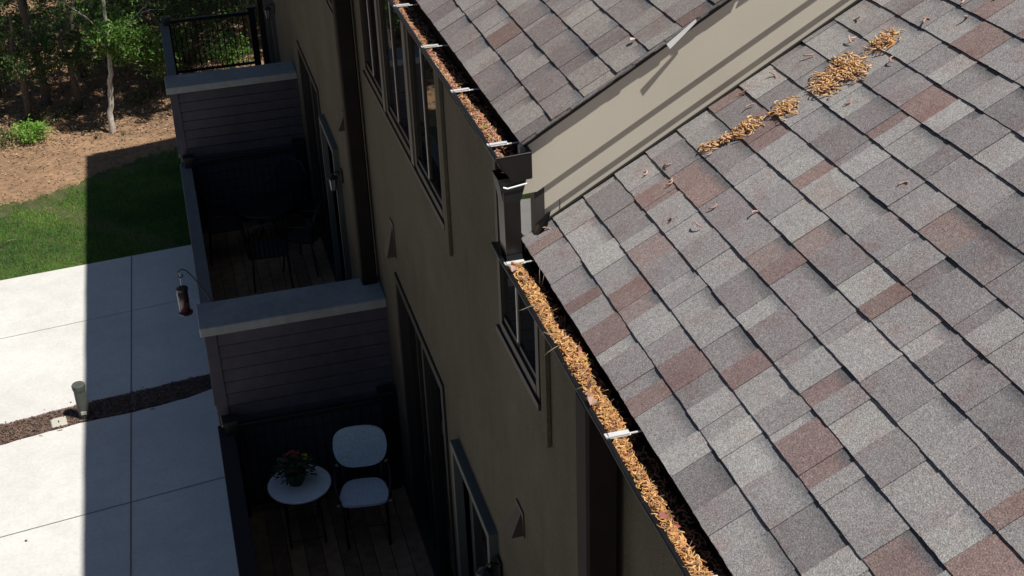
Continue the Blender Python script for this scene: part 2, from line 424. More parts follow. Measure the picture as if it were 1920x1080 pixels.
def slider(a, b):
    c, d = DZ+.02, -2.06; e = .06; m_ = (a+b)/2; q = MB()
    q.box((-.015,a,c),(.08,a+e,d)); q.box((-.015,b-e,c),(.08,b,d)); q.box((-.015,a+e,d-e),(.08,b-e,d)); q.box((-.015,a+e,c),(.08,b-e,c+e))
    f = part(q, 'sliding_door', M['frame'])
    g = MB(); g.face([(.05,a+e,c+e),(.05,b-e,c+e),(.05,b-e,d-e),(.05,a+e,d-e)]); part(g, 'pane', M['glass'], f)
    s_ = MB(); s_.box((.01,m_-.03,c+e),(.055,m_+.03,d-e)); s_.box((.03,m_+.30,c+e),(.052,m_+.32,d-e)); part(s_, 'sash', M['frame'], f)
    h_ = MB(); h_.box((-.03,m_-.01,c+.95),(.0,m_+.01,c+1.15)); part(h_, 'handle', M['black'], f)
for a,b in sliders: slider(a,b)
def door(a, b):
    c, d = DZ+.02, -2.27; e = .05; q = MB()
    q.box((-.05,a-e,c),(.03,a,d+e)); q.box((-.05,b,c),(.03,b+e,d+e)); q.box((-.05,a,d),(.03,b,d+e))
    f = part(q, 'door', M['dframe'])
    g = MB(); g.box((.03,a,c),(.06,b,d)); part(g, 'door_leaf', M['dframe'], f)
    g = MB(); g.box((.022,a+.12,c+.25),(.028,b-.12,d-.12)); part(g, 'pane', M['glass'], f)
    g = MB(); g.tube([(-.02,a+.06,c+.95),(-.02,a+.16,c+.95)], .01, 8); g.tube([(-.02,a+.06,c+.95),(.03,a+.06,c+.95)], .008, 8); part(g, 'handle', M['black'], f)
for a,b in doors: door(a,b)
def lantern(y, z=-2.42):
    q = MB(); q.box((-.015,y-.035,z-.05),(-.001,y+.035,z+.06)); q.tube([(-.01,y,z+.03),(-.06,y,z+.05),(-.09,y,z+.02)], .006, 6)
    q.lathe((-.09,y,z-.01), [(.004,.04),(.045,.01),(.048,0)], 6); q.lathe((-.09,y,z-.13), [(.02,0),(.03,.01),(.02,.015)], 6)
    for k in range(6):
        t = 2*pi*k/6; q.tube([(-.09+.04*cos(t),y+.04*sin(t),z-.01),(-.09+.028*cos(t),y+.028*sin(t),z-.12)], .003, 4)
    f = part(q, 'wall_lantern', M['black'])
    g = MB(); g.lathe((-.09,y,z-.118), [(.024,0),(.035,.105)], 6); part(g, 'lantern_glass', M['clear'], f)
for y in (.86,6.08,11.1): lantern(y)
# painted dryer vent hoods
for y,z,h_ in ((3.55,-1.66,.24),(.40,-1.66,.13),(5.55,-1.64,.13)):
    q = MB(); a = .055
    q.face([(-.002,y-a*.5,z),(-.065,y-a,z-h_),(-.065,y+a,z-h_),(-.002,y+a*.5,z)])
    q.face([(-.002,y-a*.5,z),(-.002,y-a,z-h_),(-.065,y-a,z-h_)]); q.face([(-.002,y+a*.5,z),(-.065,y+a,z-h_),(-.002,y+a,z-h_)])
    q.box((-.008,y-a-.006,z-h_-.01),(-.002,y+a+.006,z+.006))
    q.face([(-.002,y-a,z-h_),(-.002,y+a,z-h_),(-.065,y+a,z-h_),(-.065,y-a,z-h_)])
    part(q, 'vent_hood', M['hood'])

# roofs ----------------------------------------------------------------
GREY = [(.248,.238,.234),(.232,.222,.219),(.217,.206,.205),(.266,.259,.251),(.202,.188,.190)]
DARKG = [(.178,.165,.166),(.185,.168,.170),(.168,.156,.158)]
RED = [(.205,.148,.138),(.185,.138,.13),(.175,.13,.126),(.20,.16,.152)]
def roof_pt(s, y, n, h):
    e = XU if h > .1 else XE
    return (e+s*C30-n*S30, y, h+e*T30+s*S30+n*C30)
def shingles(y0, y1, h, seed, name, skew=0.0, tint=1.0, nrow=34, redp=.14, tint3=(1,1,1)):
    rn = random.Random(seed); q = MB()
    # starter strip
    for k in range(nrow):
        sA = k*EXP; sB = sA+EXP+.02
        y = y0 - rn.uniform(0,.3); tab = rn.random() < .5
        ylim = y1 - skew*sA; nextj = y0+rn.uniform(.2,1.0); cb = None
        while y < ylim:
            Lg = rn.choice([rn.uniform(.10,.16), rn.uniform(.14,.20), rn.uniform(.06,.11)]) if tab else rn.choice([rn.uniform(.08,.15), rn.uniform(.03,.08), rn.uniform(.13,.20)])
            ya, yb = max(y,y0), min(y+Lg, ylim)
            joint = False
            if y+Lg > nextj: nextj += 1.0; joint = True
            if yb-ya > .004:
                r = rn.random()
                if r < redp and Lg < .17: c = rn.choice(RED)
                elif r < redp+.14: c = rn.choice(DARKG)
                else: c = rn.choice(GREY)
                kk = rn.uniform(.95,1.05)*tint*1.12; c = tuple(v*kk*t for v,t in zip(c,tint3))
                nb = (.0118 if tab else .0095)+rn.uniform(-.0008,.0008); ntp = nb-.0072
                j1 = rn.uniform(-.0025,.0025); g = .0009 if joint else (.0005 if rn.random() < .45 else -.0001)
                s0 = sA + rn.uniform(-.0012,.0012)
                ya2, yb2 = ya+g, yb-g
                P = lambda s_, y_, n_: roof_pt(s_, y_, n_, h)
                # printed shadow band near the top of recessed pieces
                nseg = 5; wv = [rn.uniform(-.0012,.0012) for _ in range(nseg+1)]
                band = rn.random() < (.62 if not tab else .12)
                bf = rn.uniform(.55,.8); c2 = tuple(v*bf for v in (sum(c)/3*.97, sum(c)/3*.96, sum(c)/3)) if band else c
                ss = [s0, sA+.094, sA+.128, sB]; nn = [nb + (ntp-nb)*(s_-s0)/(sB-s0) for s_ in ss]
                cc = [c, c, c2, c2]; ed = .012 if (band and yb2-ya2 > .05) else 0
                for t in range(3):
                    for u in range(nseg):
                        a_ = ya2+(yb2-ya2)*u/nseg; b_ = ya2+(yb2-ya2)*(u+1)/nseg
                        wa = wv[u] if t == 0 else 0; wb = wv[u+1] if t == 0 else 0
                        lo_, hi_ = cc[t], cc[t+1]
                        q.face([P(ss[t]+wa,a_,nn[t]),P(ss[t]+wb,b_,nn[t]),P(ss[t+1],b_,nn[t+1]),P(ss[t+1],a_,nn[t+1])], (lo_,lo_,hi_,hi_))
                for u in range(nseg):
                    a_ = ya2+(yb2-ya2)*u/nseg; b_ = ya2+(yb2-ya2)*(u+1)/nseg
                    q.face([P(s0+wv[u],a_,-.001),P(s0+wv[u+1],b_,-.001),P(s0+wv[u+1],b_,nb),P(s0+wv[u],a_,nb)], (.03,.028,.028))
                q.face([P(s0,ya2,-.001),P(s0,ya2,nb),P(sB,ya2,ntp),P(sB,ya2,-.001)], tuple(v*.6 for v in c))
                q.face([P(s0,yb2,-.001),P(sB,yb2,-.001),P(sB,yb2,ntp),P(s0,yb2,nb)], tuple(v*.6 for v in c))
            y += Lg; tab = not tab
    return q
# solid roof bodies under the shingles
def roof_body(y0, y1, h, skew=0.0, name='roof'):
    q = MB(); sl_ = (RIDGE-XE)/C30
    P = []
    for s_ in (.004, sl_):
        for y_ in (y0, y1-skew*s_):
            for n_ in (-.03,-.0015): P.append(roof_pt(s_, y_, n_, h))
    q.hexa(P)
    # far slope
    P2 = []
    for x_,z_ in ((RIDGE, h+RIDGE*T30),(2*RIDGE+.2, h-.1)):
        for y_ in (y0, y1-skew*sl_):
            for dz in (-.04,0): P2.append((x_, y_, z_+dz))
    q.hexa(P2)
    return part(q, 'roof', M['felt'])
rl = roof_body(YNEAR, .0, HL)
def sub(qb, name, m, parent, **k): return qb.build(name, m, parent, **k)
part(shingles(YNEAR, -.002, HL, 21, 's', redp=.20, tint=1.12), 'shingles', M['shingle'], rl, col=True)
ru = roof_body(-.031, YFAR, HU, skew=.06)  # unseen far end skewed to set the slant of its ground shadow
# ragged rake ends of the shingles: strips lapping past the board
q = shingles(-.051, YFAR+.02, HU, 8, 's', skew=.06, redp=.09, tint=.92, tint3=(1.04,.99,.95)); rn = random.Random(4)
for k in range(34):
    s0 = k*EXP
    for t in range(2):
        a = s0+rn.uniform(0,.02)+t*.06; b = a+rn.uniform(.05,.14); o_ = rn.uniform(.0,.005)
        c = random.choice(GREY+DARKG); c = tuple(v*.8 for v in c)
        P = []
        for s_ in (a,b):
            for y_ in (-.059-o_+rn.uniform(-.001,.001), -.050):
                for n_ in (-.003+.003*t, .002+.003*t): P.append(roof_pt(s_, y_, n_, HU))
        q.hexa(P, c)
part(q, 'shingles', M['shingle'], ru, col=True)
# underside of the rake and drip edge
q = MB(); P = []
for s_ in (.02, 4.9):
    for y_ in (-.047,-.0305):
        for n_ in (-.007,-.0018): P.append(roof_pt(s_, y_, n_, HU))
q.hexa(P); part(q, 'drip_edge', M['bronze'], ru)
# loose bright tab of metal flashing under the rake edge
q = MB()
for dy in (0,.0015):
    f4 = [(.480,-.086+dy,.690),(.493,-.087+dy,.671),(.600,-.068+dy,.753),(.596,-.068+dy,.763)]
    q.face(f4 if dy == 0 else f4[::-1])
part(q, 'loose_flashing', M['alu'], ru)

# gable side boards: three stepped boards following the rake ----------
def rake_board(x0, hlo, hhi, yf, name='rake_board', x1=4.1, yb=.05):
    q = MB(); P = []
    for x_ in (x0,x1):
        for y_ in (yf,yb):
            for h_ in (hlo,hhi): P.append((x_, y_, h_+x_*T30))
    q.hexa(P); return part(q, name, M['board'])
rake_board(.0, .161, .385, -.030)
q = MB(); q.hexa([(-.062,-.030,.158),(-.062,-.030,.385-.062*T30),(-.062,-.004,.158),(-.062,-.004,.385-.062*T30),(0,-.030,.161),(0,-.030,.385),(0,-.004,.161),(0,-.004,.385)]); part(q, 'rake_board_end', M['board'])
rake_board(.032, .057, .161, -.0155); rake_board(.032, -.008, .057, -.001)
q = MB(); q.face([(0,.01,-.2),(4.1,.01,-.2),(4.1,.01,4.1*T30+.3),(0,.01,.3)]); part(q, 'wall', M['board'])
pbox((.095,-.0025,.04),(.097,-.0008,.105), 'board_joint', M['bronze'])
# bronze corner trim and step flashing at the foot
pbox((-.008,-.0175,-.12),(.0310,.03,.165), 'corner_trim', M['trim'])
q = MB(); P = []
for x_ in (.0,4.1):
    for y_ in (-.013,.0):
        for h_ in (-.015,.003): P.append((x_, y_, h_+x_*T30))
q.hexa(P); part(q, 'step_flashing', M['bronze'])
q = MB(); q.face([(.0,-.05,.03),(.05,-.035,.075),(.045,-.01,.06),(-.005,-.012,.02)]); q.face([(.0,-.05,.03),(-.005,-.012,.02),(-.02,-.03,-.03),(-.01,-.055,-.02)])
q.face([(.05,-.035,.075),(.0,-.05,.03),(-.01,-.055,-.02),(.03,-.06,.03)])
part(q, 'kickout_flashing', M['bronze'])

# eaves, fascia, gutters ----------------------------------------------
def gutter(y0, y1, h, straps, name):
    zt = h-.05; pr = [(-.040,zt+.012),(-.040,zt-.095),(-.115,zt-.095),(-.128,zt-.07),(-.150,zt-.045),(-.158,zt-.02),(-.170,zt-.012),(-.172,zt),(-.160,zt+.002)]
    q = MB()
    m = 40
    for (xa,za),(xb,zb) in zip(pr, pr[1:]):
        for i in range(m):
            a = y0+(y1-y0)*i/m; b = y0+(y1-y0)*(i+1)/m
            wa = .0022*sin(a*5.1)+.0014*sin(a*13); wb = .0022*sin(b*5.1)+.0014*sin(b*13)
            fa = 1 if xa < -.14 else 0; fb = 1 if xb < -.14 else 0
            q.face([(xa+wa*fa,a,za),(xb+wa*fb,a,zb),(xb+wb*fb,b,zb),(xa+wb*fa,b,za)])
    g = part(q, 'gutter', M['bronze'])
    sm = g.modifiers.new('t', 'SOLIDIFY'); sm.thickness = .0025; sm.offset = 1
    # end cap
    e = MB(); pc = [p for p in pr]
    e.face([(x_,y0,z_) for x_,z_ in pc]); e.face([(x_,y0+.003,z_) for x_,z_ in reversed(pc)])
    e.tube([(-.172,y0,zt+.001),(-.04,y0,zt+.006)], .0022, 6)
    part(e, 'end_cap', M['bronze'], g)
    for y_ in straps:
        s_ = MB(); tl = random.uniform(-.006,.006)
        R_ = Matrix.Rotation(tl*4, 3, 'Z')
        s_.box((-.171,y_-.014,zt-.001),(-.094,y_+.014,zt+.004), rot=R_, piv=(-.13,y_,zt), bev=.0012)
        s_.box((-.171,y_-.014,zt+.004),(-.098,y_-.0105,zt+.0085), rot=R_, piv=(-.13,y_,zt))
        s_.box((-.094,y_-.003,zt-.004),(-.042,y_+.003,zt-.001), rot=R_, piv=(-.13,y_,zt))
        part(s_, 'strap', M['alu'], g)
    # fascia board behind, with the shingles' drip edge
    pbox((-.0385,max(y0+.01,-.02) if h > .1 else y0+.01,zt-.13),(-.012,y1,h-.055+.0), 'fascia_board', M['fasc'])
    # dirty sludge in the trough
    d = MB()
    for i in range(60):
        a = y0+.01+(y1-y0-.02)*i/60; b = y0+.01+(y1-y0-.02)*(i+1)/60
        d.face([(-.148,a,zt-.060),(-.043,a,zt-.075),(-.043,b,zt-.075),(-.148,b,zt-.060)])
    part(d, 'silt', M['bronze_in'], g)
    return g
gutter(-.01-6.5, .02, 0.0, [-.165,-1.30,-1.97,-2.9,-3.9], 'lower')
gutter(-.105, YFAR, HG, [.02,.60,1.17,1.80,2.45,3.1,3.8,4.5], 'upper')
# far end cap of the lower gutter (seen from the camera as its top end)
q = MB(); q.face([(-.040,.021,-.04),(-.040,.021,-.145),(-.115,.021,-.145),(-.150,.021,-.095),(-.172,.021,-.05)]); part(q, 'end_cap', M['bronze'])
# downspout of the upper gutter emptying into the lower one
q = MB()
def ring(x0,x1,y0,y1,z): return [(x0,y0,z),(x1,y0,z),(x1,y1,z),(x0,y1,z)]
rs = [ring(-.165,-.055,-.095,-.005,.262), ring(-.160,-.062,-.098,-.010,.235), ring(-.152,-.088,-.112,-.030,.17), ring(-.152,-.090,-.120,-.040,-.04), ring(-.152,-.090,-.160,-.080,-.112)]
for A_,B_ in zip(rs, rs[1:]):
    for i in range(4): j = (i+1)%4; q.face([A_[i],A_[j],B_[j],B_[i]])
dsp = part(q, 'downspout', M['bronze'])
b_ = MB(); b_.tube([(-.150,-.110,.236),(-.135,-.112,.230),(-.060,-.112,.240)], .0035, 6); part(b_, 'outlet_lip', M['alu'], dsp)
b_ = MB(); b_.tube([(-.152,-.118,.22),(-.152,-.128,-.03)], .0025, 5); part(b_, 'seam', M['bronze'], dsp)
# long downspouts on the facade
def downspout(y, ztop, zb):
    q = MB(); q.box((-.135,y-.06,zb),(-.02,y+.06,ztop), bev=.01)
    d = part(q, 'downspout', M['spout'])
    for z_ in (zb+1.2,zb+.4):
        b_ = MB(); b_.box((-.137,y-.08,z_-.015),(-.003,y-.062,z_+.015)); b_.box((-.137,y+.062,z_-.015),(-.003,y+.08,z_+.015)); b_.box((-.139,y-.08,z_-.015),(-.136,y+.08,z_+.015)); part(b_, 'bracket', M['bronze'], d)
    return d
downspout(4.45, .26, GZ+.02); downspout(-.95, -.145, GZ+.02)

# balconies -------------------------------------------------------------
def siding(qb, x0, x1, z0, z1, yf, face=-1, step=.105):
    """lap siding on a wall face looking towards -y, real stepped boards"""
    z = z0
    while z < z1-.01:
        t = min(z+step, z1)
        qb.face([(x0,yf-.022,z),(x1,yf-.022,z),(x1,yf-.014,t-.009),(x0,yf-.014,t-.009)])
        qb.face([(x0,yf-.014,t-.009),(x1,yf-.014,t-.009),(x1,yf-.001,t-.009),(x0,yf-.001,t-.009)])
        qb.face([(x0,yf-.022,z),(x0,yf,z),(x1,yf,z),(x1,yf-.022,z)])
        z = t
XO = -1.33
units = [-.95, 4.2, 9.30, 14.40]
for yp in units[:3]:
    q = MB(); q.box((XO,yp,GZ),(-.001,yp+.26,-2.65)); siding(q, XO+.07, -.001, DZ-.3, -2.66, yp)
    w_ = part(q, 'partition_wall', M['slate'])
    q = MB(); q.box((XO-.012,yp-.026,GZ),(XO+.07,yp-.0005,-2.655)); part(q, 'corner_board', M['slate'], w_)
    q = MB(); q.box((XO-.04,yp-.06,-2.65),(-.001,yp+.32,-2.575), bev=.006); part(q, 'cap', M['cap'], w_)
for i,yp in enumerate(units[1:4]):
    y0 = units[i]+.262; y1 = yp-.012
    # deck
    q = MB(); rn = random.Random(i+40); x = -1.245
    while x < -.01:
        x2 = min(x+.118, -.004); k = rn.uniform(.7,1.25)
        q.box((x,y0,DZ-.03),(x2,y1,DZ), (.25*k,.165*k*rn.uniform(.9,1.05),.095*k)); x = x2+.006
    part(q, 'deck', M['deck'], col=True)
    pbox((XO+.02,y0,DZ-.30),(-.002,y1,DZ-.034), 'deck_frame', M['slate'])
    # outer knee wall with grey cap
    q = MB(); q.box((XO,y0,GZ),(XO+.075,y1,-3.50)); kw = part(q, 'knee_wall', M['slate'])
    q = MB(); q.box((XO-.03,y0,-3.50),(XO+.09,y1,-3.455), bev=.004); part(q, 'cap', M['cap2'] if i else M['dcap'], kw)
    # end railing in front of the partition
    yr = yp-.12
    q = MB(); q.box((XO+.10,yr-.022,-3.44),(-.09,yr+.022,-3.395), bev=.004); R = part(q, 'railing', M['black'])
    q = MB(); q.box((XO+.10,yr-.015,DZ+.08),(-.09,yr+.015,DZ+.115)); part(q, 'bottom_rail', M['black'], R)
    for k in range(14):
        x = XO+.155+k*.074
        q = MB(); q.box((x-.006,yr-.006,DZ+.115),(x+.006,yr+.006,-3.44)); part(q, 'baluster', M['black'], R)
    for x,zt in ((XO+.065,-3.37),(-.085,-3.36)):
        q = MB(); q.box((x-.045,yr-.045,DZ),(x+.045,yr+.045,zt)); q.box((x-.062,yr-.062,zt),(x+.062,yr+.062,zt+.035), bev=.006); part(q, 'post', M['black'], R)

# ================================================================== GUTTER AND ROOF DEBRIS
def catkin(qb, c, L=.035, r=.0022, rn=random, col=None, flat=.35):
    a = rn.uniform(0,2*pi); bend = rn.choice((-1,1))*rn.uniform(.5,2.6); el = rn.gauss(0,flat)
    d = Vector((cos(a)*cos(el), sin(a)*cos(el), sin(el))); s_ = d.cross(Vector((0,0,1))).normalized()
    pts = []; p = Vector(c)-d*L*.5; m = 4
    for k in range(m+1):
        ang = bend*(k/m-.5)
        dd = d*cos(ang)+s_*sin(ang); pts.append(p.copy()); p = p+dd*L/m
    rr = [r*.55,r,r*1.05,r,r*.5]
    qb.tube(pts, rr, 5, col, cap=True)
GOLD = [(.60,.31,.11),(.64,.37,.13),(.46,.22,.07),(.70,.45,.20),(.30,.13,.055),(.55,.27,.10)]
PINKB = [(.50,.30,.20),(.60,.38,.26),(.42,.23,.15)]
def cc_(rn, pal): k = rn.uniform(.75,1.2); c = rn.choice(pal); return tuple(v*k for v in c)
def gutter_fill(y0, y1, h, prof, N, seed, name, pal, label=None):
    """prof(y) -> (x_right edge of pile, peak height above lip)"""
    rn = random.Random(seed); q = MB(); zt = h-.05; SC = 1 if h < .1 else .82
    # underlying mound
    ns = int((y1-y0)/.02)
    for i in range(N):
        y = rn.uniform(y0,y1); xr, pk = prof(y)
        if xr is None: continue
        u = rn.random(); x = -.154+(xr+.154)*u
        t = u; zz = zt-.016+pk*math.sin(pi*min(1,.25+t*.75)) - .03*max(0,t-.75)*4
        if u > .93: zz -= .015
        zz += rn.uniform(-.010,.003)
        catkin(q, (x,y,zz), rn.uniform(.012,.044)*SC, rn.uniform(.0015,.0029)*SC, rn, cc_(rn,pal))
    # broken leaves, scales and stems among the catkins
    for i in range(int(N*.045)):
        y = rn.uniform(y0,y1); xr, pk = prof(y); x = rn.uniform(-.150, xr+.012); zz = zt-.008+pk*.8-.03*max(0,(x-xr+.02)/.03)
        c = Vector((x,y,zz)); a = rn.uniform(0,2*pi); l = rn.uniform(.006,.016); ww = l*rn.uniform(.3,.7)
        d = Vector((cos(a),sin(a),rn.gauss(0,.4)))*l; s_ = Vector((-sin(a),cos(a),rn.gauss(0,.4)))*ww
        col = tuple(v*rn.uniform(.6,1.3) for v in rn.choice([(.22,.10,.06),(.34,.18,.09),(.14,.07,.05),(.42,.25,.12)]))
        if rn.random() < .8: q.face([c-d,c-s_,c+d,c+s_], col)
        else: q.tube([c-d*2.2,c+s_,c+d*2.2], .0011, 4, col)
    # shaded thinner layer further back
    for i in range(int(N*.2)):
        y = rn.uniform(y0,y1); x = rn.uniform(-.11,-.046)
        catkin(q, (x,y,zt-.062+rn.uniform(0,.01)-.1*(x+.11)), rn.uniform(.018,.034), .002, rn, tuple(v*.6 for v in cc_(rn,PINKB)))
    o = q.build(name, M['catkin'], col=True, smooth=True)
    return o
def prof_lo(y):
    t = -y
    xr = -.100 + .010*sin(t*7)+.006*sin(t*17)
    if t < .32: xr = -.118+ (t-.17)*.10
    if .62 < t < .95: xr += .026*math.sin((t-.62)/.33*pi)
    if t > 1.3: xr -= .012
    return xr, .016+.006*sin(t*9)
def mound(y0, y1, h, prof, name_mat):
    q = MB(); n = int((y1-y0)/.03); zt = h-.05
    for i in range(n):
        P = []
        for y in (y0+(y1-y0)*i/n, y0+(y1-y0)*(i+1)/n):
            xr, pk = prof(y)
            P.append([(-.158,y,zt-.026),(-.14,y,zt-.016+pk*.7),((xr-.14)/2,y,zt-.018+pk*.8),(xr-.004,y,zt-.030),(xr+.012,y,zt-.062)])
        for a in range(4): q.face([P[0][a],P[0][a+1],P[1][a+1],P[1][a]], (.20,.10,.045))
    return q
def fill_run(y0, y1, h, prof, N, seed, pal, label):
    o = gutter_fill(y0, y1, h, prof, N, seed, 'catkin_pile', pal)
    q = mound(y0, y1, h, prof, None)
    me2 = q.build('x', M['catkin'], col=True)
    # join by bmesh into one mesh
    import bmesh
    bm = bmesh.new(); bm.from_mesh(o.data); bm.from_mesh(me2.data); bm.to_mesh(o.data); bm.free()
    bpy.data.objects.remove(me2)
    return tag(o, label, 'tree debris', kind='stuff')
fill_run(-1.285, -.175, 0, prof_lo, 2500, 1, GOLD, 'golden heap of curled catkins filling the lower gutter between its first two straps')
fill_run(-2.6, -1.315, 0, prof_lo, 2400, 2, GOLD, 'narrower strip of golden catkins in the lower gutter below its second strap')
def prof_up(y):
    xr = -.122+.008*sin(y*9)
    if .02 < y < .6: xr = -.100+.01*sin(y*8)-.03*abs(y-.3)
    if y < .02: xr = -.13
    if y > .62: xr = -.128+.010*max(0,1-abs(y-.66)*6) - .006*sin(y*5)
    return xr, .006+.004*sin(y*11)
GU = [(.52,.26,.13),(.60,.33,.18),(.42,.19,.10),(.64,.42,.27),(.28,.12,.07)]
fill_run(.03, .575, HG, prof_up, 1000, 3, GU, 'wide heap of tan catkins in the upper gutter by its last two straps')
fill_run(.63, 1.15, HG, prof_up, 560, 4, GU, 'thin strip of tan catkins in the upper gutter above its wide heap')
fill_run(1.2, 3.4, HG, prof_up, 1700, 5, GU, 'thin strip of tan catkins at the far top end of the upper gutter')
fill_run(-.085, .005, HG, prof_up, 60, 6, PINKB, 'few brown catkins beside the end cap of the upper gutter')
# piles on the lower roof
def on_roof(x, y, n=.016, h=-.013): return Vector((x-n*S30, y, h+x*T30+n*C30))
def roof_pile(cx, cy, L, W, ang, N, seed, label, ht=.006):
    rn = random.Random(seed); q = MB()
    for i in range(N):
        u = rn.gauss(0,.46); v = rn.gauss(0,.46)
        if u*u+v*v > 1.35: continue
        dx = u*L/2*cos(ang)-v*W/2*sin(ang); dy = u*L/2*sin(ang)+v*W/2*cos(ang)
        x = cx+dx; y = cy+dy; n = .014+max(0,1-(u*u+v*v))*ht*rn.random()**1.5+.002
        catkin(q, on_roof(x,y,n), rn.uniform(.020,.042), rn.uniform(.0019,.0028), rn, cc_(rn,GOLD[1:4]+[(.72,.48,.24)]+PINKB[:2]), flat=.22)
    return tag(q.build('catkin_pile', M['catkin'], col=True, smooth=True), label, 'tree debris', 'piles of catkins on the lower roof', kind='stuff')
roof_pile(.603,-.250,.085,.045,-.6,52,31,'small pile of catkins lowest on the roof, beside the tan wall')
roof_pile(.652,-.272,.055,.055,-.5,40,32,'small knot of catkins just above the lowest roof pile')
roof_pile(.722,-.286,.12,.085,-.45,115,33,'medium pile of catkins on the roof, second bunch up the slope')
roof_pile(.845,-.332,.095,.115,-.3,100,34,'round pile of catkins below the largest roof pile')
roof_pile(.985,-.350,.10,.165,-.1,190,35,'lower half of the largest catkin pile on the roof')
roof_pile(1.070,-.352,.11,.205,-.1,240,36,'upper half of the largest catkin pile on the roof')
roof_pile(1.205,-.345,.105,.10,-.4,110,37,'topmost pile of catkins on the roof near the photo edge')
loose = [((.389,-.131),'loose catkin lowest along the tan wall, lying near its foot'),
 ((.428,-.284),'bright double catkin on the course edge below the lowest pile'),
 ((.576,-.282),'loose catkin just below the lowest roof pile'),
 ((.476,-.571),'loose catkin out in the open, right of the bright double one'),
 ((.413,-.622),'loose catkin caught on a course line, lowest in the open roof'),
 ((.551,-.757),'dull catkin on a course line, further from the wall than all near it'),
 ((.345,-.494),'short catkin on a reddish shingle near the gutter side'),
 ((1.15,-.214),'tiny catkin pair between the largest pile and the tan wall'),
 ((1.22,-.115),'loose catkin closest to the tan wall at the top of the photo'),
 ((1.329,-.396),'forked catkin pair right of the topmost pile'),
 ((1.40,-.506),'pale curled catkin furthest right of the topmost pile'),
 ((1.175,-.478),'small catkin alone on a course line right of the largest pile'),
 ((.46,-.191),'forked catkin on a course edge between wall foot and lowest pile'),
 ((1.51,-.51),'catkin at the top edge of the photo, furthest up the roof'),
 ((1.44,-.415),'catkin at the top edge of the photo above the forked pair'),
 ((.983,-.518),'pale catkin alone below the right end of the largest pile'),
 ((.03,-.071),'catkin lying on the roof edge beside the corner trim'),
 ((.80,-.08),'catkin beside the wall above the medium pile'),
 ((.886,-1.074),'dull catkin far out in the middle of the roof'),
 ((.90,-.105),'catkin close to the wall, left of the largest pile'),
 ((.66,-.30),'catkin just below the medium roof pile'),
 ((.78,-.19),'catkin between the medium pile and the tan wall'),
 ((1.03,-.13),'catkin hugging the wall left of the largest pile top')]
rn = random.Random(77)
for k,((x,y),lb) in enumerate(loose):
    q = MB(); p = on_roof(x,y,.018)
    catkin(q, (0,0,0), .042, .0034, rn, cc_(rn,[(.46,.27,.22),(.52,.32,.26)]), flat=.3)
    if k in (1,7,9,12): catkin(q, (.008,.006,.004), .03, .003, rn, cc_(rn,PINKB), flat=.3)
    o = q.build('catkin', M['catkin'], col=True, smooth=True, loc=p)
    tag(o, lb, 'catkin', 'loose catkins scattered on the lower roof')
# pine needles poking out of the lower gutter
def needle(pts, r, label, name='pine_needle'):
    q = MB(); b = Vector(pts[0]); q.tube([Vector(p)-b for p in pts], [r*.6,r,r,r*.5][:len(pts)], 5)
    return tag(q.build(name, M['twig'], loc=b, smooth=True), label, 'twig')
needle([(-.085,-.36,-.05),(-.075,-.35,-.02),(-.055,-.33,.025),(-.03,-.32,.06)], .0013, 'thin upright needle in the lower gutter, the right one of a crossing pair')
needle([(-.09,-.35,-.05),(-.085,-.33,-.01),(-.072,-.31,.03),(-.06,-.30,.05)], .0013, 'thin upright needle in the lower gutter, the left one of a crossing pair')
needle([(-.15,-.52,-.035),(-.17,-.51,-.036),(-.195,-.50,-.05),(-.21,-.495,-.055)], .0016, 'stem sticking out over the lip of the lower gutter near the pair of needles')
needle([(-.145,-.74,-.035),(-.168,-.72,-.03),(-.18,-.70,-.03),(-.185,-.69,-.045)], .0018, 'curved stem over the lower gutter lip above the broken window casing')
needle([(-.15,-.78,-.04),(-.17,-.79,-.04),(-.19,-.785,-.055),(-.205,-.78,-.07)], .0016, 'stem drooping outside the lower gutter lip, below the curved one')
# small rosy leaf scraps on the lip
for k,(y,lab) in enumerate(((-.235,'small rosy leaf scrap on the gutter lip near the top strap'),(-1.13,'pale leaf scrap on the gutter lip just above the second strap'))):
    q = MB(); q.face([(-.012,-.02,0),(.012,-.012,.004),(.010,.016,.001),(-.008,.022,.006)]); q.face([(-.012,-.02,-.001),(-.008,.022,.005),(.010,.016,0),(.012,-.012,.003)])
    tag(q.build('leaf_scrap', mat('rosy_leaf', (.42,.28,.24), .7), loc=(-.155,y,-.034)), lab, 'leaf')
# dry leaf on upper roof
q = MB(); q.face([(-.012,-.006,0),(.004,-.012,.004),(.014,.006,.002),(-.004,.010,.006)]); q.face([(-.012,-.006,-.001),(-.004,.010,.005),(.014,.006,.001),(.004,-.012,.003)])
tag(q.build('leaf_scrap', mat('pale_leaf', (.5,.4,.33), .7), loc=on_roof(.42,.08,.018,HU)), 'small pale leaf scrap lying on the upper roof beside the rake', 'leaf')

# ================================================================== BALCONY FURNITURE
def rlegs(qb, pairs, r=.009):
    for p in pairs: qb.tube(p, r, 8)
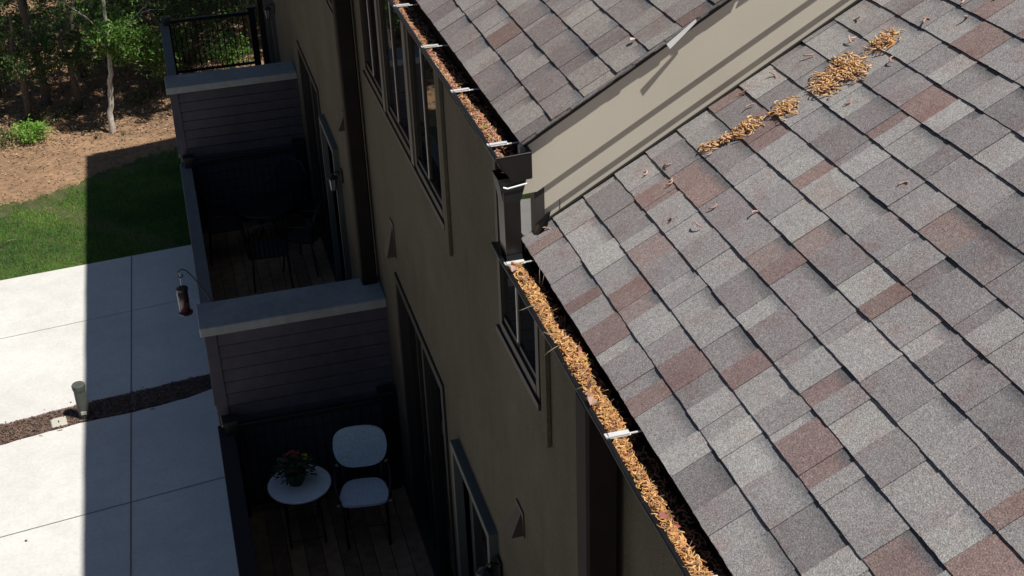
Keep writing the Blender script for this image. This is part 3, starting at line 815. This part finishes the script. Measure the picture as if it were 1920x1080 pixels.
# near balcony: pale bistro table, flower pot, white chair
T = thing('bistro_table', 'round pale bistro table with folding black legs on the near balcony', 'table', (-.84,3.72,DZ))
q = MB(); q.lathe((0,0,.455), [(.0,0),(.225,0),(.236,.006),(.236,.016),(.228,.02),(.0,.02)], 40); o = q.build('table_top', M['ctable'], T, smooth=False)
for sx in (-1,1):
    q = MB(); rlegs(q, [[(sx*.13,-.16,0),(sx*.13,.15,.45)],[(sx*.115,.16,0),(sx*.115,-.15,.45)]], .008); q.build('leg', M['black'], T, smooth=True)
for p_ in ([(-.13,-.13,.04),(.13,-.13,.04)],[(-.115,.13,.04),(.115,.13,.04)],[(-.13,0,.23),(.13,0,.23)]):
    q = MB(); q.tube(p_, .006, 8); q.build('stretcher', M['black'], T)
P = thing('flower_pot', 'dark flower pot with red blooms standing on the pale bistro table', 'potted plant', (-.86,3.73,DZ+.475))
q = MB(); q.lathe((0,0,0), [(.0,0),(.05,0),(.055,.01),(.075,.09),(.08,.09),(.08,.105),(.068,.105),(.066,.09),(.0,.085)], 24); q.build('pot', M['terracotta'], P, smooth=True)
q = MB(); rn = random.Random(9)
for i in range(420):
    a = rn.uniform(0,2*pi); e = rn.uniform(-.1,1.4); R_ = rn.uniform(.06,.17)
    c = Vector((cos(a)*cos(e)*R_, sin(a)*cos(e)*R_, .11+sin(e)*R_*.8)); l = rn.uniform(.014,.026)
    d = Vector((cos(a+rn.gauss(0,.5)), sin(a+rn.gauss(0,.5)), rn.gauss(0,.4))).normalized()*l; s_ = d.cross(Vector((rn.gauss(0,.3),rn.gauss(0,.3),1))).normalized()*l*.5
    q.face([c-d, c-s_, c+d, c+s_])
q.build('foliage', M['leafd'], P)
q = MB()
for cx,cy,cz in ((-.03,.06,.22),(.0,.07,.235),(.03,.055,.225),(-.06,.04,.2),(-.005,-.05,.15),(.02,.03,.22)):
    for k in range(7):
        a = 2*pi*k/7; q.face([(cx,cy,cz),(cx+.018*cos(a-.35),cy+.018*sin(a-.35),cz+.006),(cx+.026*cos(a),cy+.026*sin(a),cz+.002),(cx+.018*cos(a+.35),cy+.018*sin(a+.35),cz+.006)])
q.build('flowers', M['petal'], P)
q = MB(); q.box((.085,.03,.10),(.088,.032,.19)); q.box((.068,.028,.17),(.108,.031,.225)); q.build('plant_tag', M['label'], P)

def superell(a, b, n=30, e=2.6, cut=None):
    r = []
    for k in range(n):
        t = 2*pi*k/n; c, s_ = cos(t), sin(t)
        r.append((a*abs(c)**(2/e)*(1 if c>=0 else -1), b*abs(s_)**(2/e)*(1 if s_>=0 else -1)))
    return r
CH = thing('bistro_chair', 'white rounded back bistro chair facing out beside the pale table', 'chair', (-.385,3.56,DZ), rad(-8))
def plate(outline, th, M4, name, m, parent):
    q = MB(); n = len(outline); top = [M4 @ Vector((x,y,th/2)) for x,y in outline]; bot = [M4 @ Vector((x,y,-th/2)) for x,y in outline]
    q.face(top); q.face(list(reversed(bot)))
    for i in range(n): j = (i+1)%n; q.face([bot[i],bot[j],top[j],top[i]])
    return q.build(name, m, parent)
seat = [(x*(1.0-.16*(y/.15)), y) for x,y in superell(.175,.16,36,3.6)]
plate(seat, .020, Matrix.Translation((0,-.01,.405)), 'seat', M['weave'], CH)
bo = []
for x,y in superell(.20,.148,52,3.8):
    k = 1.0-.03*(y/.165) if y > 0 else 1.0-.20*(-y/.165)**1.3
    bo.append((x*k, y+(.022*(1-(x/.2)**2) if y > 0 else -.008*(1-(x/.2)**2))))
plate(bo, .018, Matrix.Translation((0,.17,.690)) @ Matrix.Rotation(rad(76),4,'X'), 'backrest', M['weave'], CH)
M_tube = mat('tan_wicker_tube', (.30,.21,.16), .6)
for sx in (-1,1):
    q = MB(); q.tube([(sx*.155,-.15,0),(sx*.16,-.14,.38),(sx*.185,-.125,.43),(sx*.19,-.115,.44)], .011, 8); q.build('front_leg', M['black'], CH, smooth=True)
    q = MB(); q.tube([(sx*.185,-.13,.435),(sx*.205,-.03,.50),(sx*.205,.08,.535),(sx*.185,.165,.56)], .011, 8); q.build('armrest', M['black'], CH, smooth=True)
    q = MB(); q.tube([(sx*.178,-.142,.405),(sx*.205,-.150,.41)], .012, 8); q.build('leg_joint', M_tube, CH, smooth=True)
    q = MB(); q.tube([(sx*.175,.145,.55),(sx*.195,.15,.565)], .013, 8); q.build('arm_joint', M_tube, CH, smooth=True)
    q = MB(); q.tube([(sx*.15,.20,0),(sx*.14,.13,.40),(sx*.15,.165,.60)], .010, 8); q.build('rear_leg', M['black'], CH, smooth=True)
for p_ in ([(-.147,-.13,.18),(.147,-.13,.18)],[(-.15,.17,.18),(.15,.17,.18)]):
    q = MB(); q.tube(p_, .006, 8); q.build('stretcher', M['black'], CH)

# middle balcony: dark table, dark chairs
T2 = thing('bistro_table', 'round black patio table in deep shade on the middle balcony', 'table', (-.55,8.70,DZ))
q = MB(); q.lathe((0,0,.42), [(.0,0),(.29,0),(.30,.008),(.29,.016),(0,.016)], 36); q.build('table_top', M['black'], T2)
for k in range(4):
    a = pi/4+k*pi/2; q = MB(); rlegs(q, [[(cos(a)*.24,sin(a)*.24,0),(cos(a)*.07,sin(a)*.07,.22),(cos(a)*.2,sin(a)*.2,.42)]], .009); q.build('leg', M['black'], T2, smooth=True)
def dark_chair(label, x, y, rz):
    c = thing('patio_chair', label, 'chair', (x,y,DZ), rz, 'black patio chairs round the black table')
    plate(superell(.18,.17,28,4), .014, Matrix.Translation((0,0,.36)), 'seat', M['black'], c)
    q = MB(); q.tube([(-.18,.17,.36),(-.19,.21,.60),(-.12,.235,.73),(0,.24,.76),(.12,.235,.73),(.19,.21,.60),(.18,.17,.36)], .010, 8)
    q.build('back_frame', M['black'], c, smooth=True)
    q = MB()
    for k in range(-3,4): q.tube([(k*.045,.175,.37),(k*.045,.225,.72-.012*abs(k))], .006, 5)
    q.tube([(-.18,.20,.55),(.18,.20,.55)], .006, 5)
    q.build('backrest', M['black'], c)
    for sx in (-1,1):
        for sy in (-1,1):
            q = MB(); q.tube([(sx*.19,sy*.20,0),(sx*.17,sy*.15,.36)], .009, 7); q.build('leg', M['black'], c, smooth=True)
        q = MB(); q.tube([(sx*.17,-.15,.36),(sx*.19,-.13,.52),(sx*.195,.05,.54),(sx*.19,.20,.56)], .009, 7); q.build('armrest', M['black'], c, smooth=True)
    return c
dark_chair('black patio chair left of the black table, nearest the knee wall', -1.0, 8.55, rad(88))
dark_chair('black patio chair behind the black table, against the railing', -.33, 8.92, rad(-38))
dark_chair('black patio chair right of the black table, beside the house wall', -.22, 8.02, rad(-125))
dark_chair('black patio chair in front of the black table, its back to the cap wall', -.62, 7.80, rad(176))

# bird feeder and its arm
A = thing('feeder_hook', 'thin black scrolled hook arm reaching out over the driveway from the balcony knee wall', 'hook', (-1.255,6.0,-3.455))
q = MB(); pts = [Vector((.03,0,-.25)), Vector((.03,0,-.02)), Vector((-.02,.0,.12)), Vector((-.12,0,.33)), Vector((-.165,0,.40)), Vector((-.20,0,.425)), Vector((-.235,0,.41)), Vector((-.245,0,.37)), Vector((-.228,0,.345)), Vector((-.205,0,.355)), Vector((-.205,0,.375))]
q.tube(pts, .0055, 7); q.build('arm', M['black'], A, smooth=True)
q = MB(); q.box((.022,-.015,-.22),(.03,.015,-.05)); q.build('clamp', M['black'], A)
F = thing('bird_feeder', 'dark red tube bird feeder hanging from the black hook outside the balcony', 'bird feeder', (-1.485,6.0,-3.40))
q = MB(); q.tube([(0,0,.34),(0,0,.21)], .002, 5); q.build('wire', M['alu'], F)
q = MB(); q.lathe((0,0,-.06), [(0,0),(.058,0),(.062,.012),(.04,.02),(0,.02)], 20); q.build('tray', M['redglass'], F)
q = MB(); q.lathe((0,0,-.04), [(.042,0),(.044,.21)], 20); q.build('seed_tube', M['redglass'], F, smooth=True)
q = MB(); q.lathe((0,0,.17), [(.05,0),(.052,.02),(.02,.04),(.0,.042)], 20); q.build('lid', M['black'], F)
q = MB(); q.box((-.052,-.008,-.03),(-.044,.008,.16)); q.build('side_rod', M['alu'], F)

# ================================================================== SMALL YARD THINGS
Bo = thing('utility_pedestal', 'grey green octagonal utility pedestal in the mulch strip at the shadow edge', 'pedestal', (-2.815,8.60,GZ))
q = MB(); q.lathe((0,0,0), [(0,0),(.068,0),(.066,.02),(.064,.40),(.0,.401)], 24); q.build('post', M['bollard'], Bo, smooth=False)
q = MB(); q.lathe((0,0,.395), [(.071,-.02),(.073,0),(.073,.035),(.066,.045),(.0,.047)], 10); q.build('cap', M['bollard'], Bo)
q = MB(); q.box((-.03,-.0715,.08),(.03,-.064,.12)); q.build('tag_plate', M['cover'], Bo)
V = thing('valve_cover', 'square cream plastic ground box lid in the mulch beside the pedestal', 'ground box', (-3.095,8.56,GZ+.02), rad(8))
q = MB(); q.box((-.085,-.085,-.03),(.085,.085,.018), bev=.012); q.build('lid', M['cover'], V)
q = MB(); q.box((-.006,-.03,.0182),(.006,.01,.021)); q.box((-.07,.06,.0182),(-.058,.068,.021)); q.box((.055,.062,.0182),(.067,.07,.021)); q.build('slot', M['black'], V)
q = MB(); q.lathe((0,0,0), [(0,0),(.014,0),(.012,.008),(0,.010)], 9)
tag(q.build('pebble', M['mulch'], loc=(-3.36,6.57,GZ+.021)), 'tiny dark pebble on the sunlit near driveway', 'pebble')
# twig and debris at lawn/drive edge
q = MB(); q.tube([(-.06,0,0),(0,.01,.004),(.07,-.005,.002)], .004, 5)
tag(q.build('stick', M['twig'], loc=(-3.83,13.35,GZ+.045)), 'short pale stick lying on the sunlit grass', 'stick')

# ================================================================== VEGETATION
def leaf(qb, c, l, rn, pal, up=.5, wr=.5):
    n = Vector((rn.gauss(0,1),rn.gauss(0,1),rn.gauss(0,1)*.6+up*2)).normalized()
    a = rn.uniform(0,2*pi); t = n.cross(Vector((cos(a),sin(a),.3))).normalized(); s_ = n.cross(t)
    k = rn.uniform(.6,1.35); col = tuple(v*k for v in rn.choice(pal)); c = Vector(c)
    dr = n*(-l*.25)
    qb.face([c-t*l, c-t*l*.1+s_*l*wr, c+t*l+dr, c-t*l*.1-s_*l*wr], col)
DEEP = [(.042,.085,.020),(.055,.105,.026),(.07,.125,.032),(.038,.068,.025)]
MID = [(.08,.17,.03),(.10,.21,.04),(.065,.13,.028)]
LIME = [(.14,.30,.03),(.11,.25,.03),(.18,.34,.05),(.08,.19,.025)]
def clumps(qb, blobs, rn, pal, size):
    """blobs: (cx,cy,cz, rx,ry,rz, n clumps, leaves per clump)"""
    for cx,cy,cz,rx,ry,rz,nc,nl in blobs:
        for i in range(nc):
            while True:
                u = Vector((rn.uniform(-1,1),rn.uniform(-1,1),rn.uniform(-1,1)))
                if u.length < 1: break
            u = u*(.55+.45*rn.random())/max(.5,u.length)*u.length if rn.random() < .3 else u.normalized()*rn.uniform(.55,1.05)
            c = Vector((cx+u.x*rx, cy+u.y*ry, cz+u.z*rz)); cr = rn.uniform(.06,.17)
            for j in range(int(nl*rn.uniform(.5,1.5))):
                d = Vector((rn.gauss(0,1),rn.gauss(0,1),rn.gauss(0,.45)))*cr*.6
                leaf(qb, c+d, size*rn.uniform(.6,1.3), rn, pal)
def tree(label, name, base, trunk, rads, branches, blobs, pal, size, seed, bark, cat='tree', group=None):
    rn = random.Random(seed); bz = Vector(base)
    t = thing(name, label, cat, base, 0, group)
    q = MB(); pts = [Vector(p)-bz for p in trunk]
    # subdivide with small wobble
    P2, R2 = [], []
    for k in range(len(pts)-1):
        for u in range(4):
            f = u/4; P2.append(pts[k].lerp(pts[k+1], f)+Vector((rn.gauss(0,.008),rn.gauss(0,.008),0))); R2.append((rads[k]*(1-f)+rads[k+1]*f)*rn.uniform(.92,1.08))
    P2.append(pts[-1]); R2.append(rads[-1]); q.tube(P2, R2, 10); q.build('trunk', M[bark], t, smooth=True)
    for br in branches:
        q = MB(); bp = [Vector(p)-bz for p in br[0]]; m = len(bp); q.tube(bp, [br[1]*(1-.7*k/(m-1)) for k in range(m)], 6)
        # side twigs
        for k in range(6):
            f = rn.uniform(.3,1)*(m-1); i = min(int(f), m-2); s0 = bp[i].lerp(bp[i+1], f-i)
            d = (bp[i+1]-bp[i]).normalized()+Vector((rn.gauss(0,.6),rn.gauss(0,.6),rn.gauss(0,.4)))
            q.tube([s0, s0+d*rn.uniform(.08,.2), s0+d*rn.uniform(.22,.35)+Vector((0,0,rn.gauss(0,.05)))], [br[1]*.35,br[1]*.22,br[1]*.1], 4)
        q.build('branch', M[bark], t, smooth=True)
    q = MB(); bl = [(b[0]-bz.x,b[1]-bz.y,b[2]-bz.z,*b[3:]) for b in blobs]
    clumps(q, bl, rn, pal, size); q.build('crown', M['leaf'], t, col=True)
    return t
tree('slim pale barked tree at the wood edge with bright lime leaves over its trunk', 'young_tree', (-2.428,17.05,GZ),
     [(-2.428,17.05,GZ-.05),(-2.40,17.05,-5.75),(-2.33,17.06,-5.35),(-2.27,17.07,-4.9),(-2.20,17.12,-4.3),(-2.15,17.2,-3.4)], [.062,.045,.042,.036,.032,.02],
     [([(-2.24,17.1,-4.7),(-2.0,17.3,-4.4),(-1.7,17.5,-4.2)],.014),([(-2.2,17.1,-4.4),(-2.5,17.3,-4.1),(-2.8,17.5,-3.9)],.014)],
     [(-2.05,17.3,-4.45,.50,.5,.40,80,17),(-1.75,17.6,-4.75,.45,.5,.32,70,16),(-2.35,17.5,-3.8,.8,.7,.5,60,14),(-1.5,17.6,-5.1,.33,.35,.2,34,13),(-2.2,16.95,-4.38,.38,.15,.33,60,16),(-2.12,16.75,-4.25,.16,.1,.14,14,16)], LIME[1:]*2+MID, .030, 51, 'palebark')
tree('leaning brown tree with bare pale side branches at the upper left of the wood', 'forest_tree', (-3.466,18.5,gh(-3.466,18.5)),
     [(-3.466,18.5,-6.0),(-3.46,18.5,-5.36),(-3.50,18.5,-4.80),(-3.53,18.5,-4.24),(-3.60,18.5,-3.7),(-3.7,18.6,-2.8)], [.085,.07,.062,.055,.045,.03],
     [([(-3.46,18.5,-5.3),(-3.3,18.35,-5.33),(-3.15,18.3,-5.1),(-3.08,18.3,-4.95)],.014),([(-3.47,18.5,-4.65),(-3.2,18.3,-4.5),(-2.9,18.2,-4.6),(-2.6,18.1,-4.75)],.014),
      ([(-3.5,18.5,-4.6),(-3.8,18.3,-4.8),(-4.1,18.2,-5.05)],.013),([(-3.5,18.5,-4.4),(-3.1,18.2,-4.35),(-2.8,18.1,-4.4)],.010)],
     [(-3.9,18.9,-3.6,.8,.7,.5,45,14),(-3.2,19.0,-3.8,.8,.7,.45,50,14)], DEEP+MID[:1], .030, 52, 'bark')
tb = [(-4.3,19.0,-4.8,.95),(-2.85,19.3,-4.75,.95),(-1.75,19.0,-4.75,.9),(-.85,19.4,-4.9,.95),(.1,19.9,-4.75,.9),(-3.8,21.3,-4.7,1.15),(-2.0,21.8,-4.7,1.2),(-.2,22.0,-4.7,1.2),(1.2,21.4,-4.2,1.2),(-5.4,21.3,-4.5,1.3)]
tl = ['dark leafy understory tree at the far left edge of the wood','dark leafy tree behind the bare branched leaning tree','leafy green tree behind the slim pale tree','dark leafy tree just left of the far balcony post','green tree seen through the far balcony railing','tall dark tree deep behind the leaning tree','tall dark tree deep behind the slim pale tree','tall dark tree deep behind the far railing','dark tree hidden behind the house corner at the wood','dark tree furthest left and deep in the wood']
tb += [(-3.75,17.95,-4.75,.62),(-2.95,18.2,-4.75,.60),(-1.35,18.3,-4.9,.5)]
tl += ['leafy sapling in front of the bare branched leaning tree','leafy sapling between the leaning tree and the slim pale tree','leafy sapling between the slim pale tree and the far balcony post']
for k,((x,y,z,r),lb) in enumerate(zip(tb,tl)):
    rn = random.Random(100+k); b = (x,y,gh(x,y)-.03)
    pal = DEEP+MID[:1+k%3]
    tree(lb, 'forest_tree', b, [b,(x+rn.gauss(0,.05),y,b[2]+.8),(x+rn.gauss(0,.12),y+.1,z),(x+rn.gauss(0,.2),y+.1,z+r)], [.07,.055,.04,.02],
         [([(x,y,z-.5),(x+.4,y-.2,z-.2),(x+.7,y-.4,z)],.014),([(x,y,z-.3),(x-.4,y-.2,z),(x-.7,y-.3,z+.1)],.014)],
         [(x,y,z,r,r*.9,.62*r,int(150*r*r),18),(x+.4*r,y-.5*r,z-.45*r,.5*r,.45*r,.3*r,int(26*r),13),(x-.5*r,y-.3*r,z-.5*r,.45*r,.4*r,.28*r,int(22*r),13)], pal, .033, 200+k, 'bark', group='trees of the wood behind the lawn')
def bush(label, x, y, r, h, pal, nc, seed, size=.022, name='shrub', cat='shrub', z=None):
    rn = random.Random(seed); b = (x,y,(gh(x,y) if z is None else z)); t = thing(name, label, cat, b)
    q = MB()
    for k in range(5):
        a = 2*pi*k/5+rn.random(); q.tube([(0,0,-.02),(cos(a)*r*.3,sin(a)*r*.3,h*.4),(cos(a)*r*.6,sin(a)*r*.6,h*.8)], [.008,.006,.003], 5)
    q.build('stem', M['bark'], t)
    q = MB(); clumps(q, [(0,0,h*.55,r,r,h*.5,nc,12)], rn, pal, size)
    q.v = [(a,b_,max(c,.005)) for a,b_,c in q.v]
    q.build('foliage', M['leaf'], t, col=True); return t
bush('bright lime green low shrub on the sunlit bare soil', -3.70, 17.12, .27, .30, [(.20,.40,.05),(.16,.34,.04),(.24,.44,.07)], 90, 61, .026)
bush('dull green shrub at the far left edge of the bare soil', -4.12, 17.0, .26, .28, DEEP+MID, 40, 62)
bush('small weed tuft left of the pale tree foot', -2.68, 16.85, .06, .09, MID+[(.16,.2,.06)], 6, 63, .014)
bush('tiny weed tuft right of the pale tree foot', -2.25, 16.85, .05, .08, MID, 5, 64, .014)
bush('yellow green sprig against the far balcony post', -1.48, 18.35, .18, .3, [(.22,.28,.05),(.16,.24,.04)], 20, 65)
bush('dark green ground shrub right of the pale tree', -1.95, 18.0, .25, .22, DEEP+MID, 26, 66)
bush('dark green ground shrub left of the pale tree', -3.1, 18.0, .28, .22, DEEP+MID, 26, 67)
bush('sunlit green shrub behind the far railing', -.25, 19.0, .5, .6, MID+LIME[:2], 90, 68, .028)
bush('dark green shrub behind the far railing at its left end', -1.0, 19.2, .4, .4, DEEP, 40, 69, .026)
bush('dark low shrub below the leaning brown tree', -3.6, 17.75, .22, .2, DEEP+MID[:1], 22, 70)

# tall canopy added out of view: its crowns shade the forest floor; trunks stand back
for k,(bx,by,x,y,z,r_c,lb) in enumerate([(-2.4,23.6,-1.9,22.6,1.2,1.9,'tall canopy tree deep in the wood, added unseen for its shade'),
        (2.6,19.0,2.6,18.6,1.0,1.7,'tall canopy tree added for shade just beyond the end of the house'),(3.9,20.2,3.9,20.2,1.4,2.0,'tall canopy tree added for shade beyond the far end of the roof'),
        (1.0,23.2,1.0,23.2,1.5,2.2,'tall canopy tree added for shade furthest back behind the house end'),(-3.6,25.0,-3.6,24.0,1.4,2.1,'tall canopy tree added for shade at the far left back of the wood'),
        (1.2,19.2,.9,17.4,.6,1.5,'tall canopy tree added for shade right behind the far end wall of the house'),(-.2,21.6,-.2,19.4,1.3,1.5,'tall canopy tree added for shade above the far railing'),
        (1.9,21.2,1.9,21.2,2.2,2.2,'tall canopy tree added for shade above and behind the house end'),(-2.6,21.4,-1.55,16.9,1.0,1.35,'leaning canopy tree added for shade, its crown over the bare soil'),
        (-1.3,21.2,-.2,16.4,1.2,1.15,'leaning canopy tree added for shade above the pale tree'),(.4,20.6,1.1,16.2,1.0,1.15,'leaning canopy tree added for shade by the corner of the house')]):
    b = (bx,by,gh(bx,by)-.05); m_ = Vector((bx+(x-bx)*.3, by+(y-by)*.3, -1.6))
    tree(lb, 'added_shade_tree', b, [b,(bx+.1,by,-3.8),tuple(m_),(x,y,z)], [.11,.09,.075,.04],
         [([(x,y,z-.3),(x+.9,y-.4,z-.1),(x+1.2,y-.5,z+.1)],.03),([(x,y,z-.3),(x-.6,y+.3,z),(x-1.0,y+.4,z+.3)],.03),([(x,y,z-.3),(x+.2,y-.7,z),(x+.3,y-1.0,z+.2)],.03)],
         [(x,y,z,r_c,r_c*.95,r_c*.5,int((85 if 'leaning' in lb else 110)*r_c*r_c),16)], DEEP+MID, .075, 400+k, 'bark', group='tall canopy trees added out of view for shade')
